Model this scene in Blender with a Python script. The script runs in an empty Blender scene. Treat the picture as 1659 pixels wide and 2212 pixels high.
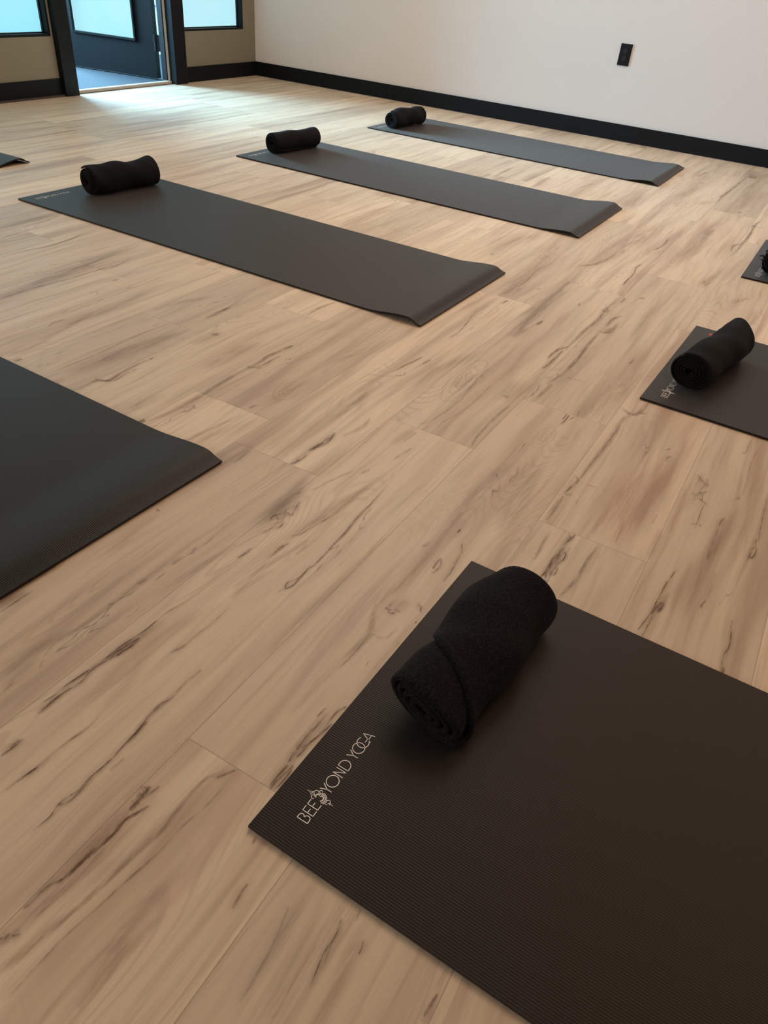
import bpy, bmesh, math, random
from mathutils import Vector, Matrix
random.seed(7)
C = bpy.context.scene.collection
sc = bpy.context.scene

# ------------------------------------------------------------------ camera
F_PX, YAW, PITCH, ROLL, CAM_H = 1589.427, 1.0948947, 0.64719604, 0.09721625, 0.859663
cy, sy, cp, sp = math.cos(YAW), math.sin(YAW), math.cos(PITCH), math.sin(PITCH)
fwd = Vector((sy * cp, cy * cp, -sp)); rt = Vector((cy, -sy, 0)); up = rt.cross(fwd)
cr, sr = math.cos(ROLL), math.sin(ROLL)
rt, up = cr * rt + sr * up, -sr * rt + cr * up
cam_data = bpy.data.cameras.new('camera'); cam = bpy.data.objects.new('camera', cam_data); C.objects.link(cam)
m = Matrix((rt, up, -fwd)).transposed().to_4x4(); m.translation = Vector((0, 0, CAM_H)); cam.matrix_world = m
cam_data.sensor_fit = 'HORIZONTAL'; cam_data.sensor_width = 36.0; cam_data.lens = F_PX * 36.0 / 1659.0
cam_data.clip_start = 0.02
sc.camera = cam
sc.cycles.transparent_max_bounces = 48     # the printed wood figure is layered

# ------------------------------------------------------------------ light and exposure
sc.view_settings.view_transform = 'Standard'; sc.view_settings.look = 'None'
sc.view_settings.gamma = 1.0; sc.view_settings.use_curve_mapping = False
sc.view_settings.exposure = -0.08
w = bpy.data.worlds.new('world'); sc.world = w; w.use_nodes = True
w.node_tree.nodes['Background'].inputs[0].default_value = (0.55, 0.85, 1.0, 1)
w.node_tree.nodes['Background'].inputs[1].default_value = 0.9

def area(name, loc, target, sx, sz, power, col, spread=180):
    l = bpy.data.lights.new(name, 'AREA'); l.shape = 'RECTANGLE'; l.size = sx; l.size_y = sz
    l.energy = power; l.color = col; l.spread = math.radians(spread)
    o = bpy.data.objects.new(name, l); C.objects.link(o); o.location = loc
    o.rotation_euler = (Vector(target) - Vector(loc)).to_track_quat('-Z', 'Y').to_euler()
    return o
WARM = (1.0, 0.72, 0.50)
CEIL = 2.75
area('ceiling_lamp', (3.6, 1.9, CEIL - .03), (3.6, 1.9, 0), 2.4, 2.8, 62, (1.0, 0.86, 0.73))
area('ceiling_lamp', (2.6, -0.9, CEIL - .03), (2.6, -0.9, 0), 2.6, 2.4, 33, (1.0, 0.64, 0.40))
area('daylight_left', (-2.3, 2.4, 1.5), (2.5, 1.5, 0.2), 2.4, 1.8, 42, (0.93, 0.97, 1.0))
area('entry_daylight', (3.9, 7.1, 1.35), (4.0, 3.7, 0.0), 2.4, 1.9, 520, (0.33, 0.69, 1.0), 105)

# ------------------------------------------------------------------ node helpers
def new_mat(name):
    mt = bpy.data.materials.new(name); mt.use_nodes = True
    return mt, mt.node_tree, mt.node_tree.nodes['Principled BSDF']
class N:
    def __init__(s, nt): s.nt = nt
    def _in(s, sock, v):
        if isinstance(v, bpy.types.NodeSocket): s.nt.links.new(v, sock)
        elif v is not None: sock.default_value = v
    def math(s, op, a, b=None, c=None, clamp=False):
        n = s.nt.nodes.new('ShaderNodeMath'); n.operation = op; n.use_clamp = clamp
        s._in(n.inputs[0], a); s._in(n.inputs[1], b)
        if c is not None: s._in(n.inputs[2], c)
        return n.outputs[0]
    def comb(s, x, y, z):
        n = s.nt.nodes.new('ShaderNodeCombineXYZ'); s._in(n.inputs[0], x); s._in(n.inputs[1], y); s._in(n.inputs[2], z); return n.outputs[0]
    def sep(s, v):
        n = s.nt.nodes.new('ShaderNodeSeparateXYZ'); s._in(n.inputs[0], v); return n.outputs
    def noise(s, vec, scale=1., detail=2., rough=.5, dist=0.):
        n = s.nt.nodes.new('ShaderNodeTexNoise'); n.noise_dimensions = '3D'
        s._in(n.inputs['Vector'], vec); n.inputs['Scale'].default_value = scale
        n.inputs['Detail'].default_value = detail; n.inputs['Roughness'].default_value = rough; n.inputs['Distortion'].default_value = dist
        return n.outputs[0]
    def ramp(s, v, a, b, lo=0., hi=1.):
        n = s.nt.nodes.new('ShaderNodeMapRange'); n.interpolation_type = 'SMOOTHSTEP'
        s._in(n.inputs[0], v); n.inputs[1].default_value = a; n.inputs[2].default_value = b
        n.inputs[3].default_value = lo; n.inputs[4].default_value = hi; return n.outputs[0]
    def mix(s, f, a, b, blend='MIX'):
        n = s.nt.nodes.new('ShaderNodeMix'); n.data_type = 'RGBA'; n.blend_type = blend
        s._in(n.inputs[0], f); s._in(n.inputs[6], a); s._in(n.inputs[7], b); return n.outputs[2]
    def bump(s, h, strength=.3, dist=.001, normal=None):
        n = s.nt.nodes.new('ShaderNodeBump'); n.inputs['Strength'].default_value = strength; n.inputs['Distance'].default_value = dist
        s._in(n.inputs['Height'], h)
        if normal is not None: s._in(n.inputs['Normal'], normal)
        return n.outputs[0]
    def obj(s):
        return s.nt.nodes.new('ShaderNodeTexCoord').outputs['Object']
    def uv(s, name):
        n = s.nt.nodes.new('ShaderNodeUVMap'); n.uv_map = name; return n.outputs[0]

def plain(name, col, rough=.5, spec=.5, bump_scale=0, bump_str=.1, bump_dist=.001, metal=0):
    mt, nt, p = new_mat(name); n = N(nt)
    o = n.obj()
    v = n.noise(o, 1.3, 2)
    c = n.mix(n.ramp(v, .2, .8), (col[0] * .985, col[1] * .985, col[2] * .985, 1), (col[0] * 1.015, col[1] * 1.015, col[2] * 1.015, 1))
    nt.links.new(c, p.inputs['Base Color'])
    p.inputs['Roughness'].default_value = rough; p.inputs['Specular IOR Level'].default_value = spec; p.inputs['Metallic'].default_value = metal
    if bump_scale: nt.links.new(n.bump(n.noise(o, bump_scale, 3), bump_str, bump_dist), p.inputs['Normal'])
    return mt

# ------------------------------------------------------------------ materials
def mat_floor():
    mt, nt, p = new_mat('maple_plank_vinyl'); n = N(nt)
    uv = n.sep(n.uv('grain')); loc = n.sep(n.uv('plank'))
    u, v = uv[0], uv[1]
    rnd = nt.nodes.new('ShaderNodeVertexColor'); rnd.layer_name = 'plank_random'
    rs = n.sep(rnd.outputs[0])
    # wandering grain direction
    wv = n.noise(n.comb(n.math('MULTIPLY', u, 1.7), n.math('MULTIPLY', v, 7.), 0.), 1., 2)
    v2 = n.math('ADD', v, n.math('MULTIPLY', n.math('SUBTRACT', wv, .5), .06))
    # wide soft bands of darker heartwood
    band = n.noise(n.comb(n.math('MULTIPLY', u, 1.1), n.math('MULTIPLY', v2, 16.), 3.), 1., 3, .55)
    bandf = n.math('MULTIPLY', n.ramp(band, .44, .70), n.ramp(rs[0], 0, 1, .45, 1.))
    strk = n.noise(n.comb(n.math('MULTIPLY', u, 2.6), n.math('MULTIPLY', v2, 62.), 9.), 1., 4, .6)
    fib = n.noise(n.comb(n.math('MULTIPLY', u, 14.), n.math('MULTIPLY', v2, 620.), 2.), 1., 2, .6)
    fld = n.noise(n.comb(n.math('MULTIPLY', u, 1.5), n.math('MULTIPLY', v2, 8.), 21.), 1., 1.)
    ring = n.math('SINE', n.math('MULTIPLY', fld, 210.))
    ringm = n.math('MULTIPLY', n.ramp(ring, .2, 1.), n.ramp(n.noise(n.comb(n.math('MULTIPLY', u, 1.5), n.math('MULTIPLY', v, 9.), 33.), 1., 1.), .50, .68))
    pinkn = n.noise(n.comb(n.math('MULTIPLY', u, 1.3), n.math('MULTIPLY', v2, 8.), 55.), 1., 2)
    cream = n.mix(rs[1], (0.735, 0.572, 0.400, 1), (0.65, 0.49, 0.335, 1))
    c = n.mix(n.ramp(pinkn, .45, .75, 0, .55), cream, (0.565, 0.40, 0.295, 1))
    c = n.mix(n.math('MULTIPLY', bandf, .82), c, (0.40, 0.262, 0.175, 1))
    c = n.mix(n.ramp(strk, .46, .76, 0, .5), c, (0.36, 0.235, 0.15, 1))
    c = n.mix(n.math('MULTIPLY', ringm, .26), c, (0.36, 0.24, 0.165, 1))
    c = n.mix(n.ramp(fib, .4, .75, 0, .14), c, (0.34, 0.23, 0.16, 1))
    # short wandering mineral veins
    vn = n.noise(n.comb(n.math('MULTIPLY', u, 3.2), n.math('MULTIPLY', v, 19.), 71.), 1., 3, .6)
    line = n.ramp(n.math('ABSOLUTE', n.math('SUBTRACT', vn, .5)), .0, .012, 1., 0.)
    msk = n.ramp(n.noise(n.comb(n.math('MULTIPLY', u, 2.2), n.math('MULTIPLY', v, 13.), 91.), 1., 1.), .64, .70)
    c = n.mix(n.math('MULTIPLY', n.math('MULTIPLY', line, msk), .6), c, (0.15, 0.09, 0.06, 1))
    pv = n.ramp(rs[2], 0, 1, .85, 1.05); c = n.mix(1., c, n.comb(pv, pv, pv), 'MULTIPLY')
    # joints between planks
    W_, L_ = 0.2155, 1.205
    e1 = n.math('MINIMUM', loc[1], n.math('SUBTRACT', W_, loc[1]))
    e2 = n.math('MINIMUM', loc[0], n.math('SUBTRACT', L_, loc[0]))
    e = n.math('MINIMUM', e1, e2)
    seam = n.ramp(e, .0003, .0011, 1., 0.)
    c = n.mix(n.math('MULTIPLY', seam, .42), c, (0.14, 0.09, 0.06, 1))
    nt.links.new(c, p.inputs['Base Color'])
    p.inputs['Roughness'].default_value = .42
    p.inputs['Specular IOR Level'].default_value = .5
    h = n.math('ADD', n.math('MULTIPLY', fib, .5), n.math('MULTIPLY', seam, -1.5))
    nt.links.new(n.bump(h, .25, .0006), p.inputs['Normal'])
    r = n.ramp(n.noise(n.comb(n.math('MULTIPLY', u, 5.), n.math('MULTIPLY', v, 40.), 5.), 1., 2), .3, .7, .38, .50)
    nt.links.new(r, p.inputs['Roughness'])
    return mt

def mat_marks():
    mt, nt, p = new_mat('maple_grain_figure'); n = N(nt)
    uv = n.sep(n.uv('grain')); vc = nt.nodes.new('ShaderNodeVertexColor'); vc.layer_name = 'mark_tone'
    at = n.sep(n.uv('plank'))           # x along 0..1, y across -1..1
    wob = n.noise(n.comb(n.math('MULTIPLY', uv[0], 30.), n.math('MULTIPLY', uv[1], 260.), 4.), 1., 3, .6)
    sv = nt.nodes.new('ShaderNodeVertexColor'); sv.layer_name = 'plank_random'
    soft = n.sep(sv.outputs[0])[0]
    hard = n.math('SUBTRACT', 1., soft)
    ab = n.math('ABSOLUTE', at[1])
    across = n.math('ADD', n.math('MULTIPLY', hard, n.ramp(ab, .2, .95, 1., 0.)), n.math('MULTIPLY', soft, n.ramp(ab, -.25, 1., 1., 0.)))
    el = n.math('MINIMUM', at[0], n.math('SUBTRACT', 1., at[0]))
    ends = n.math('ADD', n.math('MULTIPLY', hard, n.ramp(el, 0., .10)), n.math('MULTIPLY', soft, n.ramp(el, 0., .42)))
    a = n.math('MULTIPLY', n.math('MULTIPLY', across, ends), vc.outputs[1])
    wob2 = n.noise(n.comb(n.math('MULTIPLY', uv[0], 7.), n.math('MULTIPLY', uv[1], 75.), 14.), 1., 4, .65)
    wh = n.ramp(wob, .34, .60, .1, 1.0); ws = n.ramp(wob2, .30, .68, .30, 1.1)
    a = n.math('MULTIPLY', a, n.math('ADD', n.math('MULTIPLY', hard, n.math('MULTIPLY', wh, 1.35)), n.math('MULTIPLY', soft, ws)), clamp=True)
    a = n.math('SUBTRACT', 1., n.math('SQRT', n.math('SUBTRACT', 1., n.math('MINIMUM', a, .97))))   # two passes of the ink
    nt.links.new(vc.outputs[0], p.inputs['Base Color'])
    p.inputs['Roughness'].default_value = .44; p.inputs['Specular IOR Level'].default_value = .35
    nt.links.new(a, p.inputs['Alpha'])
    return mt

def mat_mat():
    mt, nt, p = new_mat('ribbed_black_foam'); n = N(nt)
    o = n.obj(); s = n.sep(o)
    wave = n.math('SINE', n.math('MULTIPLY', s[0], 2 * math.pi / .0035))
    nz = n.noise(n.comb(n.math('MULTIPLY', s[0], 900.), n.math('MULTIPLY', s[1], 900.), 0.), 1., 2)
    h = n.math('ADD', n.math('MULTIPLY', wave, .5), n.math('MULTIPLY', nz, .25))
    nt.links.new(n.bump(h, .36, .0005), p.inputs['Normal'])
    c = n.mix(n.ramp(wave, -1, 1), (0.0034, 0.0024, 0.0019, 1), (0.0088, 0.0062, 0.0047, 1))
    nt.links.new(c, p.inputs['Base Color'])
    p.inputs['Roughness'].default_value = .47
    p.inputs['Specular IOR Level'].default_value = .28
    p.inputs['Sheen Tint'].default_value = (1, .80, .68, 1)
    p.inputs['Specular Tint'].default_value = (1, .88, .80, 1)
    p.inputs['Sheen Weight'].default_value = .13; p.inputs['Sheen Roughness'].default_value = .5
    return mt

def mat_towel():
    mt, nt, p = new_mat('black_terry_cloth'); n = N(nt)
    o = n.obj()
    a = n.noise(o, 420., 3, .7); b = n.noise(o, 60., 3)
    nt.links.new(n.bump(n.math('ADD', a, n.math('MULTIPLY', b, .6)), .8, .0016), p.inputs['Normal'])
    c = n.mix(n.ramp(a, .38, .66), (0.0012, 0.0010, 0.0010, 1), (0.0170, 0.0135, 0.0130, 1))
    nt.links.new(c, p.inputs['Base Color'])
    p.inputs['Roughness'].default_value = .95; p.inputs['Specular IOR Level'].default_value = .15
    p.inputs['Sheen Weight'].default_value = .02; p.inputs['Sheen Roughness'].default_value = .5
    return mt

def mat_carpet():
    mt, nt, p = new_mat('entry_carpet'); n = N(nt); o = n.obj()
    a = n.noise(o, 160., 3, .7)
    nt.links.new(n.mix(n.ramp(a, .3, .7), (0.010, 0.014, 0.020, 1), (0.035, 0.045, 0.058, 1)), p.inputs['Base Color'])
    nt.links.new(n.bump(a, .6, .003), p.inputs['Normal']); p.inputs['Roughness'].default_value = .95
    return mt

def mat_pane(name, ca, cb, strength):
    mt, nt, p = new_mat(name); n = N(nt); o = n.obj()
    v = n.noise(o, 1.6, 2)
    c = n.mix(n.ramp(v, .3, .7), (*ca, 1), (*cb, 1))
    nt.links.new(c, p.inputs['Emission Color']); p.inputs['Emission Strength'].default_value = strength
    p.inputs['Base Color'].default_value = (.06, .07, .072, 1); p.inputs['Roughness'].default_value = .25
    return mt

M_FLOOR, M_MARK, M_MAT, M_TOWEL, M_CARPET = mat_floor(), mat_marks(), mat_mat(), mat_towel(), mat_carpet()
M_WALL = plain('warm_white_paint', (0.70, 0.635, 0.585), .75, .3, 220., .10, .0008)
M_TAUPE = plain('olive_taupe_paint', (0.225, 0.195, 0.135), .7, .3, 220., .10, .0008)
M_CEIL = plain('white_ceiling_paint', (0.62, 0.58, 0.53), .9, .2)
M_BLACK = plain('black_trim_paint', (0.0045, 0.0050, 0.0060), .5, .18)
M_DOOR = plain('black_door_paint', (0.0065, 0.0075, 0.0085), .5, .18)
M_HARD = plain('black_hardware', (0.006, 0.006, 0.007), .35, .5)
M_PLASTIC = plain('black_plastic', (0.004, 0.0045, 0.0055), .45, .2)
M_STRIP = plain('pale_sill_strip', (0.50, 0.42, 0.34), .5, .4)
M_PRINT = plain('cream_print', (0.78, 0.70, 0.63), .7, .3)
M_RED = plain('red_print', (0.55, 0.10, 0.07), .6, .3)
M_OUT = plain('pale_plaster', (0.55, 0.60, 0.58), .8, .3)
M_PANE_A = mat_pane('frosted_daylight_pane_blue', (0.30, 0.79, 0.98), (0.34, 0.84, 1.0), 1.05)
M_PANE_B = mat_pane('frosted_daylight_pane_pale', (0.46, 0.83, 0.91), (0.50, 0.87, 0.94), 1.05)
M_PANE_D = mat_pane('frosted_daylight_pane_door', (0.38, 0.82, 0.95), (0.46, 0.86, 0.92), 1.0)

# ------------------------------------------------------------------ mesh helpers
def link(name, bm, mats, parent=None, smooth=False, keep=False):
    me = bpy.data.meshes.new(name)
    if not keep: bmesh.ops.recalc_face_normals(bm, faces=bm.faces[:])
    bm.to_mesh(me); bm.free()
    for mt in (mats if isinstance(mats, (list, tuple)) else [mats]): me.materials.append(mt)
    if smooth:
        for pl in me.polygons: pl.use_smooth = True
    o = bpy.data.objects.new(name, me); C.objects.link(o)
    if parent: o.parent = parent
    return o
def box(bm, x0, x1, y0, y1, z0, z1, bevel=0.):
    r = bmesh.ops.create_cube(bm, size=1.)
    vs = r['verts']
    for v in vs: v.co = Vector((x0 + (v.co.x + .5) * (x1 - x0), y0 + (v.co.y + .5) * (y1 - y0), z0 + (v.co.z + .5) * (z1 - z0)))
    if bevel:
        es = list({e for v in vs for e in v.link_edges})
        bmesh.ops.bevel(bm, geom=es, offset=bevel, segments=2, profile=.7, affect='EDGES')
def boxes(*bs):
    bm = bmesh.new()
    for b in bs: box(bm, *b)
    return bm
def struct(name, bm, mt, parent=None):
    o = link(name, bm, mt, parent)
    if not parent: o['kind'] = 'structure'
    return o
def tag(o, label, cat, group=None):
    o['label'] = label; o['category'] = cat
    if group: o['group'] = group
    return o
def empty(name, loc=(0, 0, 0), rz=0.):
    o = bpy.data.objects.new(name, None); C.objects.link(o); o.location = loc; o.rotation_euler = (0, 0, rz); o.empty_display_size = .1
    return o
def ribbon(bm, pts, wd, z, closed=False, join=True):
    """flat stroke of constant width along a 2D polyline"""
    P = [Vector(p) for p in pts]; n_ = len(P); vs = []
    for i, p in enumerate(P):
        if closed: a, b = P[i - 1], P[(i + 1) % n_]
        else: a, b = P[max(i - 1, 0)], P[min(i + 1, n_ - 1)]
        d = b - a
        if d.length < 1e-9: d = Vector((1, 0))
        d.normalize(); nn = Vector((-d.y, d.x))
        k = 1.
        if 0 < i < n_ - 1 or closed:
            d1 = (p - P[i - 1])
            if d1.length > 1e-9: k = min(1.6, 1. / max(.4, abs(d1.normalized().dot(d))))
        ww = (wd(i / (n_ - 1)) if callable(wd) else wd) * .5 * k
        q0, q1 = p + nn * ww, p - nn * ww
        vs.append((bm.verts.new((q0.x, q0.y, z)), bm.verts.new((q1.x, q1.y, z))))
    rng = range(n_) if closed else range(n_ - 1)
    for i in rng:
        a, b = vs[i], vs[(i + 1) % n_]
        bm.faces.new((a[1], b[1], b[0], a[0]))

# ------------------------------------------------------------------ room
XW, YW = 5.405, 4.326          # right wall plane, door wall plane
X0, Y0 = -2.6, -3.2            # unseen sides
T = .12
MARKS = [
[0,75,77,0,322,450,315,452,301,457,289,461,272,459,252,461,239,463,218,464,204,465,194,468],
[0,60,26,0,207,464,190,472,181,474,168,474,156,475],
[1,55,212,0,335,454,320,457,299,465,270,466,234,468,203,470,172,477,150,475],
[0,60,126,0,341,470,329,468,314,467,302,464],
[0,60,22,0,329,475,334,476,335,470,331,465,326,465,325,470,329,475],
[0,50,34,0,347,459,334,461,325,464],
[0,95,23,0,464,542,454,542,440,548,420,547,394,542,368,540,346,538,326,538,308,539,288,537,273,541,260,542,246,538,232,539,212,541],
[0,80,17,0,313,539,293,535,277,534,265,538,261,543],
[0,70,21,0,409,542,402,544,389,540,367,539],
[0,75,24,0,368,599,337,603,309,605,291,605,276,606,263,608,248,610,232,611],
[0,70,37,0,281,605,271,607,261,609],
[1,55,57,0,415,398,388,417,358,420,328,417,303,415,284,418,265,420,241,422,210,425,181,429,154,433,119,437],
[0,55,50,0,418,394,404,402,394,408],
[5,80,21,0,411,392,360,392,322,398,297,398,271,400,240,405,205,409,164,415,127,416,84,416],
[1,45,416,0,416,410,373,414,332,418,292,420,249,430,205,435,166,443,114,456],
[1,35,204,0,294,477,243,477,201,484],
[1,50,127,0,319,447,268,450,234,451,186,458,138,461,123,467],
[0,40,19,0,257,455,236,454,206,452,180,454,157,458],
[0,45,43,0,311,289,299,289,288,287,278,285],
[0,80,32,0,125,470,128,466,134,466],
[0,75,33,0,133,461,136,459,139,456],
[1,50,121,0,106,445,125,439,159,435,175,432],
[1,50,21,0,363,326,354,326],
[1,60,25,0,360,316,352,313],
[1,25,160,0,277,406,229,409,174,413,123,416,90,425],
[2,50,169,0,291,366,224,366,162,363,104,357],
[2,40,113,0,239,343,174,351,120,351],
[0,80,26,0,377,672,357,671,346,672,336,670],
[0,70,23,0,298,655,284,659,272,663],
[0,80,25,0,303,655,284,654,267,657],
[0,60,21,0,297,657,292,657,280,655],
[0,45,15,0,353,525,340,526,328,527],
[0,80,27,0,616,658,577,666,532,666,514,668,484,672,453,673,419,676,392,679,368,679,342,684],
[0,90,23,0,516,659,499,659,476,663,445,670,425,671,406,667,385,671,363,673,348,671,336,671],
[0,70,77,0,515,661,499,664,480,668,454,671],
[0,80,33,0,498,658,484,661,467,662],
[1,60,140,0,553,658,514,662,478,669],
[0,70,42,0,429,675,405,677,390,680],
[0,75,29,0,372,673,356,673,342,671],
[0,65,55,0,492,872,477,873,456,873,430,872],
[1,90,128,0,556,887,539,890,515,894,481,895,445,891],
[0,90,17,0,549,889,544,890,544,895,548,896,549,889],
[1,50,192,0,486,878,463,882,437,881],
[0,60,16,0,647,594,609,593,564,596,536,598,514,603],
[0,60,24,0,543,596,532,597,523,600],
[0,50,34,0,519,544,506,544,496,545],
[0,70,19,0,506,544,490,545,460,544,450,545,432,546,415,547,394,541,372,542],
[0,70,14,0,408,540,398,543,388,543],
[2,55,179,0,819,738,735,750,665,750,601,750,541,750,463,756,403,774,362,782],
[2,50,143,0,760,689,679,700,603,706],
[2,50,197,0,766,853,706,857,649,849,603,849],
[1,40,232,0,465,758,418,762,369,762,341,754],
[1,40,175,0,398,753,363,748,337,743],
[1,40,34,0,465,758,421,752,383,728],
[1,38,303,0,659,604,593,622,536,641,463,639,409,637,345,646],
[1,35,186,0,501,627,466,620,426,611,382,608],
[1,40,96,0,615,748,596,751],
[1,60,23,0,381,601,352,600,331,603],
[1,30,58,0,520,747,485,750,436,755],
[1,30,76,0,690,741,664,739],
[0,85,17,0,339,178,323,173,306,173,294,173,277,170,259,167],
[0,40,27,0,330,176,318,173,305,171,287,167],
[0,85,19,0,331,145,323,142,315,141],
[0,50,16,0,356,164,341,162],
[0,55,44,0,328,51,314,53,301,54],
[0,50,17,0,318,51,305,52,295,53],
[0,30,7,0,354,55,342,55,330,55],
[0,50,33,0,312,288,299,288,287,285,280,285],
[3,55,172,0,352,225,305,225,269,222,229,221,198,218],
[3,50,205,0,356,210,304,199,265,196,210,188],
[1,45,44,0,321,235,275,225,234,220,211,220],
[1,40,29,0,303,184,266,185,238,183,214,182],
[1,60,30,0,357,316,351,314],
[2,40,145,0,344,153,314,150,278,144,240,140],
[0,75,23,0,1125,563,1017,555,963,553,915,547,876,546,845,543,804,542,793,545,768,543,751,548,734,548],
[0,90,27,0,796,545,768,543,746,541,729,546,738,552,751,551],
[1,50,59,0,1023,555,963,553,910,547,868,544],
[1,40,30,0,729,546,720,551,712,551],
[0,75,32,0,907,677,898,675,888,677,875,684,859,680],
[0,75,23,0,942,671,924,666,911,661,895,657],
[0,75,29,0,899,669,897,661,898,655],
[0,75,29,0,868,665,850,665,837,665,824,671],
[0,75,28,0,870,656,857,654,846,659],
[0,75,22,0,901,674,877,663,867,660],
[0,75,21,0,878,680,874,672,868,669],
[0,75,25,0,780,658,761,658,741,661],
[0,75,29,0,952,689,970,688],
[3,75,385,0,989,695,942,687,895,690,856,692,819,699],
[3,40,216,0,939,699,880,688,794,679,747,678],
[0,70,28,0,830,612,808,617,791,617,776,618],
[0,70,44,0,818,617,806,617,801,618],
[0,50,35,0,968,591,934,597,912,601,863,611,845,623],
[1,45,141,0,1078,592,1005,595,943,603,893,613,848,619],
[1,50,109,0,859,590,804,599,741,611,676,618],
[1,40,119,0,755,592,695,604,658,604],
[1,30,62,0,883,578,805,585],
[1,60,208,0,1031,389,970,390,890,390,845,393,809,402,778,395,739,384],
[1,45,110,0,1106,397,1042,395,955,391,881,391],
[1,50,72,0,983,406,961,409],
[1,55,103,0,790,405,753,390,721,377,688,379,654,383],
[0,55,21,0,724,378,694,375,666,375,630,379],
[1,40,159,0,654,383,601,385,538,389],
[1,45,257,0,822,361,804,375,793,390],
[0,75,28,0,788,386,786,380,788,374],
[0,75,29,0,795,384,796,380],
[0,75,28,0,791,373,793,366,791,361],
[0,75,29,0,781,378,781,370,787,368],
[0,75,22,0,832,344,824,344,822,337,815,335,812,329],
[0,75,24,0,955,367,939,360,929,358,914,360,907,362],
[0,75,24,0,955,367,938,368,917,366],
[0,75,23,0,989,343,960,340,929,336,898,336],
[0,75,23,0,1016,354,1002,349,986,341],
[0,75,21,0,789,328,784,328],
[0,75,23,0,948,338,921,334],
[0,70,62,0,1051,376,1038,375],
[1,60,26,0,673,348,660,346],
[0,50,18,0,733,329,706,328],
[3,45,183,0,944,480,851,482,764,482,690,486,602,488,527,493],
[1,25,57,0,762,346,728,352,723,375],
[0,85,26,0,585,329,567,336,541,336,522,336],
[0,85,26,0,561,345,537,346,519,346],
[0,85,26,0,550,330,516,336,489,342],
[0,85,25,0,528,348,499,348,485,347],
[0,85,25,0,509,339,486,339,476,340],
[0,85,24,0,465,336,450,338,433,341,419,340],
[0,85,24,0,459,334,435,334,421,336],
[0,85,25,0,461,342,442,344,420,343],
[0,85,27,0,566,353,544,355],
[0,85,25,0,499,348,480,348,464,344],
[1,40,145,0,553,349,495,346,437,344],
[1,95,128,0,1501,1099,1457,1104,1410,1109,1370,1105,1333,1107],
[0,60,91,0,1501,1099,1489,1100,1469,1103],
[0,60,70,0,1433,1087,1395,1088,1357,1090,1327,1102,1333,1118],
[0,50,58,0,1330,1091,1347,1083],
[1,85,151,0,1330,1104,1281,1109,1204,1105,1120,1100,1044,1101,983,1113],
[0,55,174,0,986,1124,974,1120,974,1129],
[1,50,577,0,1406,951,1347,952,1286,958,1230,962,1179,962],
[1,40,451,0,1173,938,1082,944,1014,965,941,977],
[1,40,99,0,1141,969,1036,984,962,995],
[1,45,24,0,1312,961,1311,963,1308,964,1305,965,1300,965,1295,965,1291,963,1288,961,1286,959,1287,956,1289,955,1293,954,1297,953,1302,954],
[1,45,24,0,1326,962,1325,967,1319,970,1311,972,1301,972,1291,970,1282,967,1275,963,1272,958,1273,953,1278,949,1285,947,1295,947,1305,948],
[1,45,24,0,1343,964,1341,971,1332,977,1318,980,1302,980,1286,977,1271,971,1261,964,1257,957,1258,949,1265,944,1277,940,1293,939,1309,941],
[1,45,24,0,1364,966,1360,977,1347,985,1327,989,1303,989,1279,985,1259,977,1244,967,1238,955,1240,945,1250,936,1268,931,1290,930,1314,933],
[0,60,47,0,1190,971,1178,974,1164,975],
[0,85,34,0,1196,759,1177,755,1155,755],
[0,85,37,0,1180,761,1138,758,1107,762],
[0,85,40,0,1148,754,1123,759,1100,762],
[0,85,36,0,1087,756,1067,756,1049,757],
[0,85,39,0,1061,759,1045,758,1038,763],
[0,85,33,0,1136,761,1104,756],
[0,85,37,0,1185,755,1152,749,1119,756],
[3,50,160,0,1209,762,1115,760,1032,762],
[0,55,24,0,1027,861,998,859,966,857],
[0,55,47,0,1693,1412,1591,1397,1560,1392,1515,1389,1488,1391],
[0,60,97,0,1581,1394,1562,1393],
[0,40,71,0,1548,1460,1534,1463],
[1,80,143,0,1435,1300,1422,1301,1422,1311],
[1,50,54,0,1475,1332,1460,1331],
[1,80,108,0,1838,1184,1788,1191,1756,1194,1685,1189],
[0,40,123,0,1771,1194,1745,1191],
[1,80,42,0,817,893,802,897],
[1,60,109,0,766,865,758,868],
[1,30,206,0,788,872,764,888,734,886],
[2,60,369,0,1465,1175,1369,1182,1254,1184],
[2,40,420,0,1670,1198,1527,1214,1353,1215,1193,1210],
[2,50,408,0,1446,1294,1345,1303],
[1,30,180,0,1642,939,1537,943,1492,958],
[1,40,129,0,1717,1084,1649,1087],
[1,35,409,0,1492,847,1405,858,1269,849,1148,840,1065,835,1008,846],
[1,40,126,0,1433,811,1346,796,1247,794],
[1,40,222,0,1402,792,1354,785,1295,764],
[1,35,255,0,1035,909,1036,872,970,870,882,885,801,899],
[3,70,344,0,1020,711,938,693,865,680],
[1,50,85,0,1121,620,1096,628],
[1,50,57,0,1096,645,1038,662,981,674],
[1,45,181,0,1069,588,971,610,889,618],
[0,50,44,0,926,596,910,601],
[1,50,111,0,1304,732,1255,723,1190,738],
[1,90,117,0,1215,1325,1172,1327,1138,1326,1106,1324,1064,1318,1048,1337,1013,1336,973,1331],
[0,60,110,0,1216,1323,1204,1325],
[0,50,62,0,1156,1310,1111,1312,1072,1308,1048,1337,1056,1350],
[1,70,64,0,1242,1666,1200,1672,1177,1660],
[3,85,512,0,1401,1391,1311,1392,1201,1404,1114,1409,1013,1414],
[0,40,51,0,1397,1439,1295,1451,1146,1444,1062,1447,977,1453],
[3,80,774,0,1852,1974,1739,1963,1613,1956,1466,1945,1346,1954,1247,1947],
[0,50,89,0,1706,1898,1616,1878,1552,1890,1449,1894,1311,1909,1216,1907],
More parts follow.
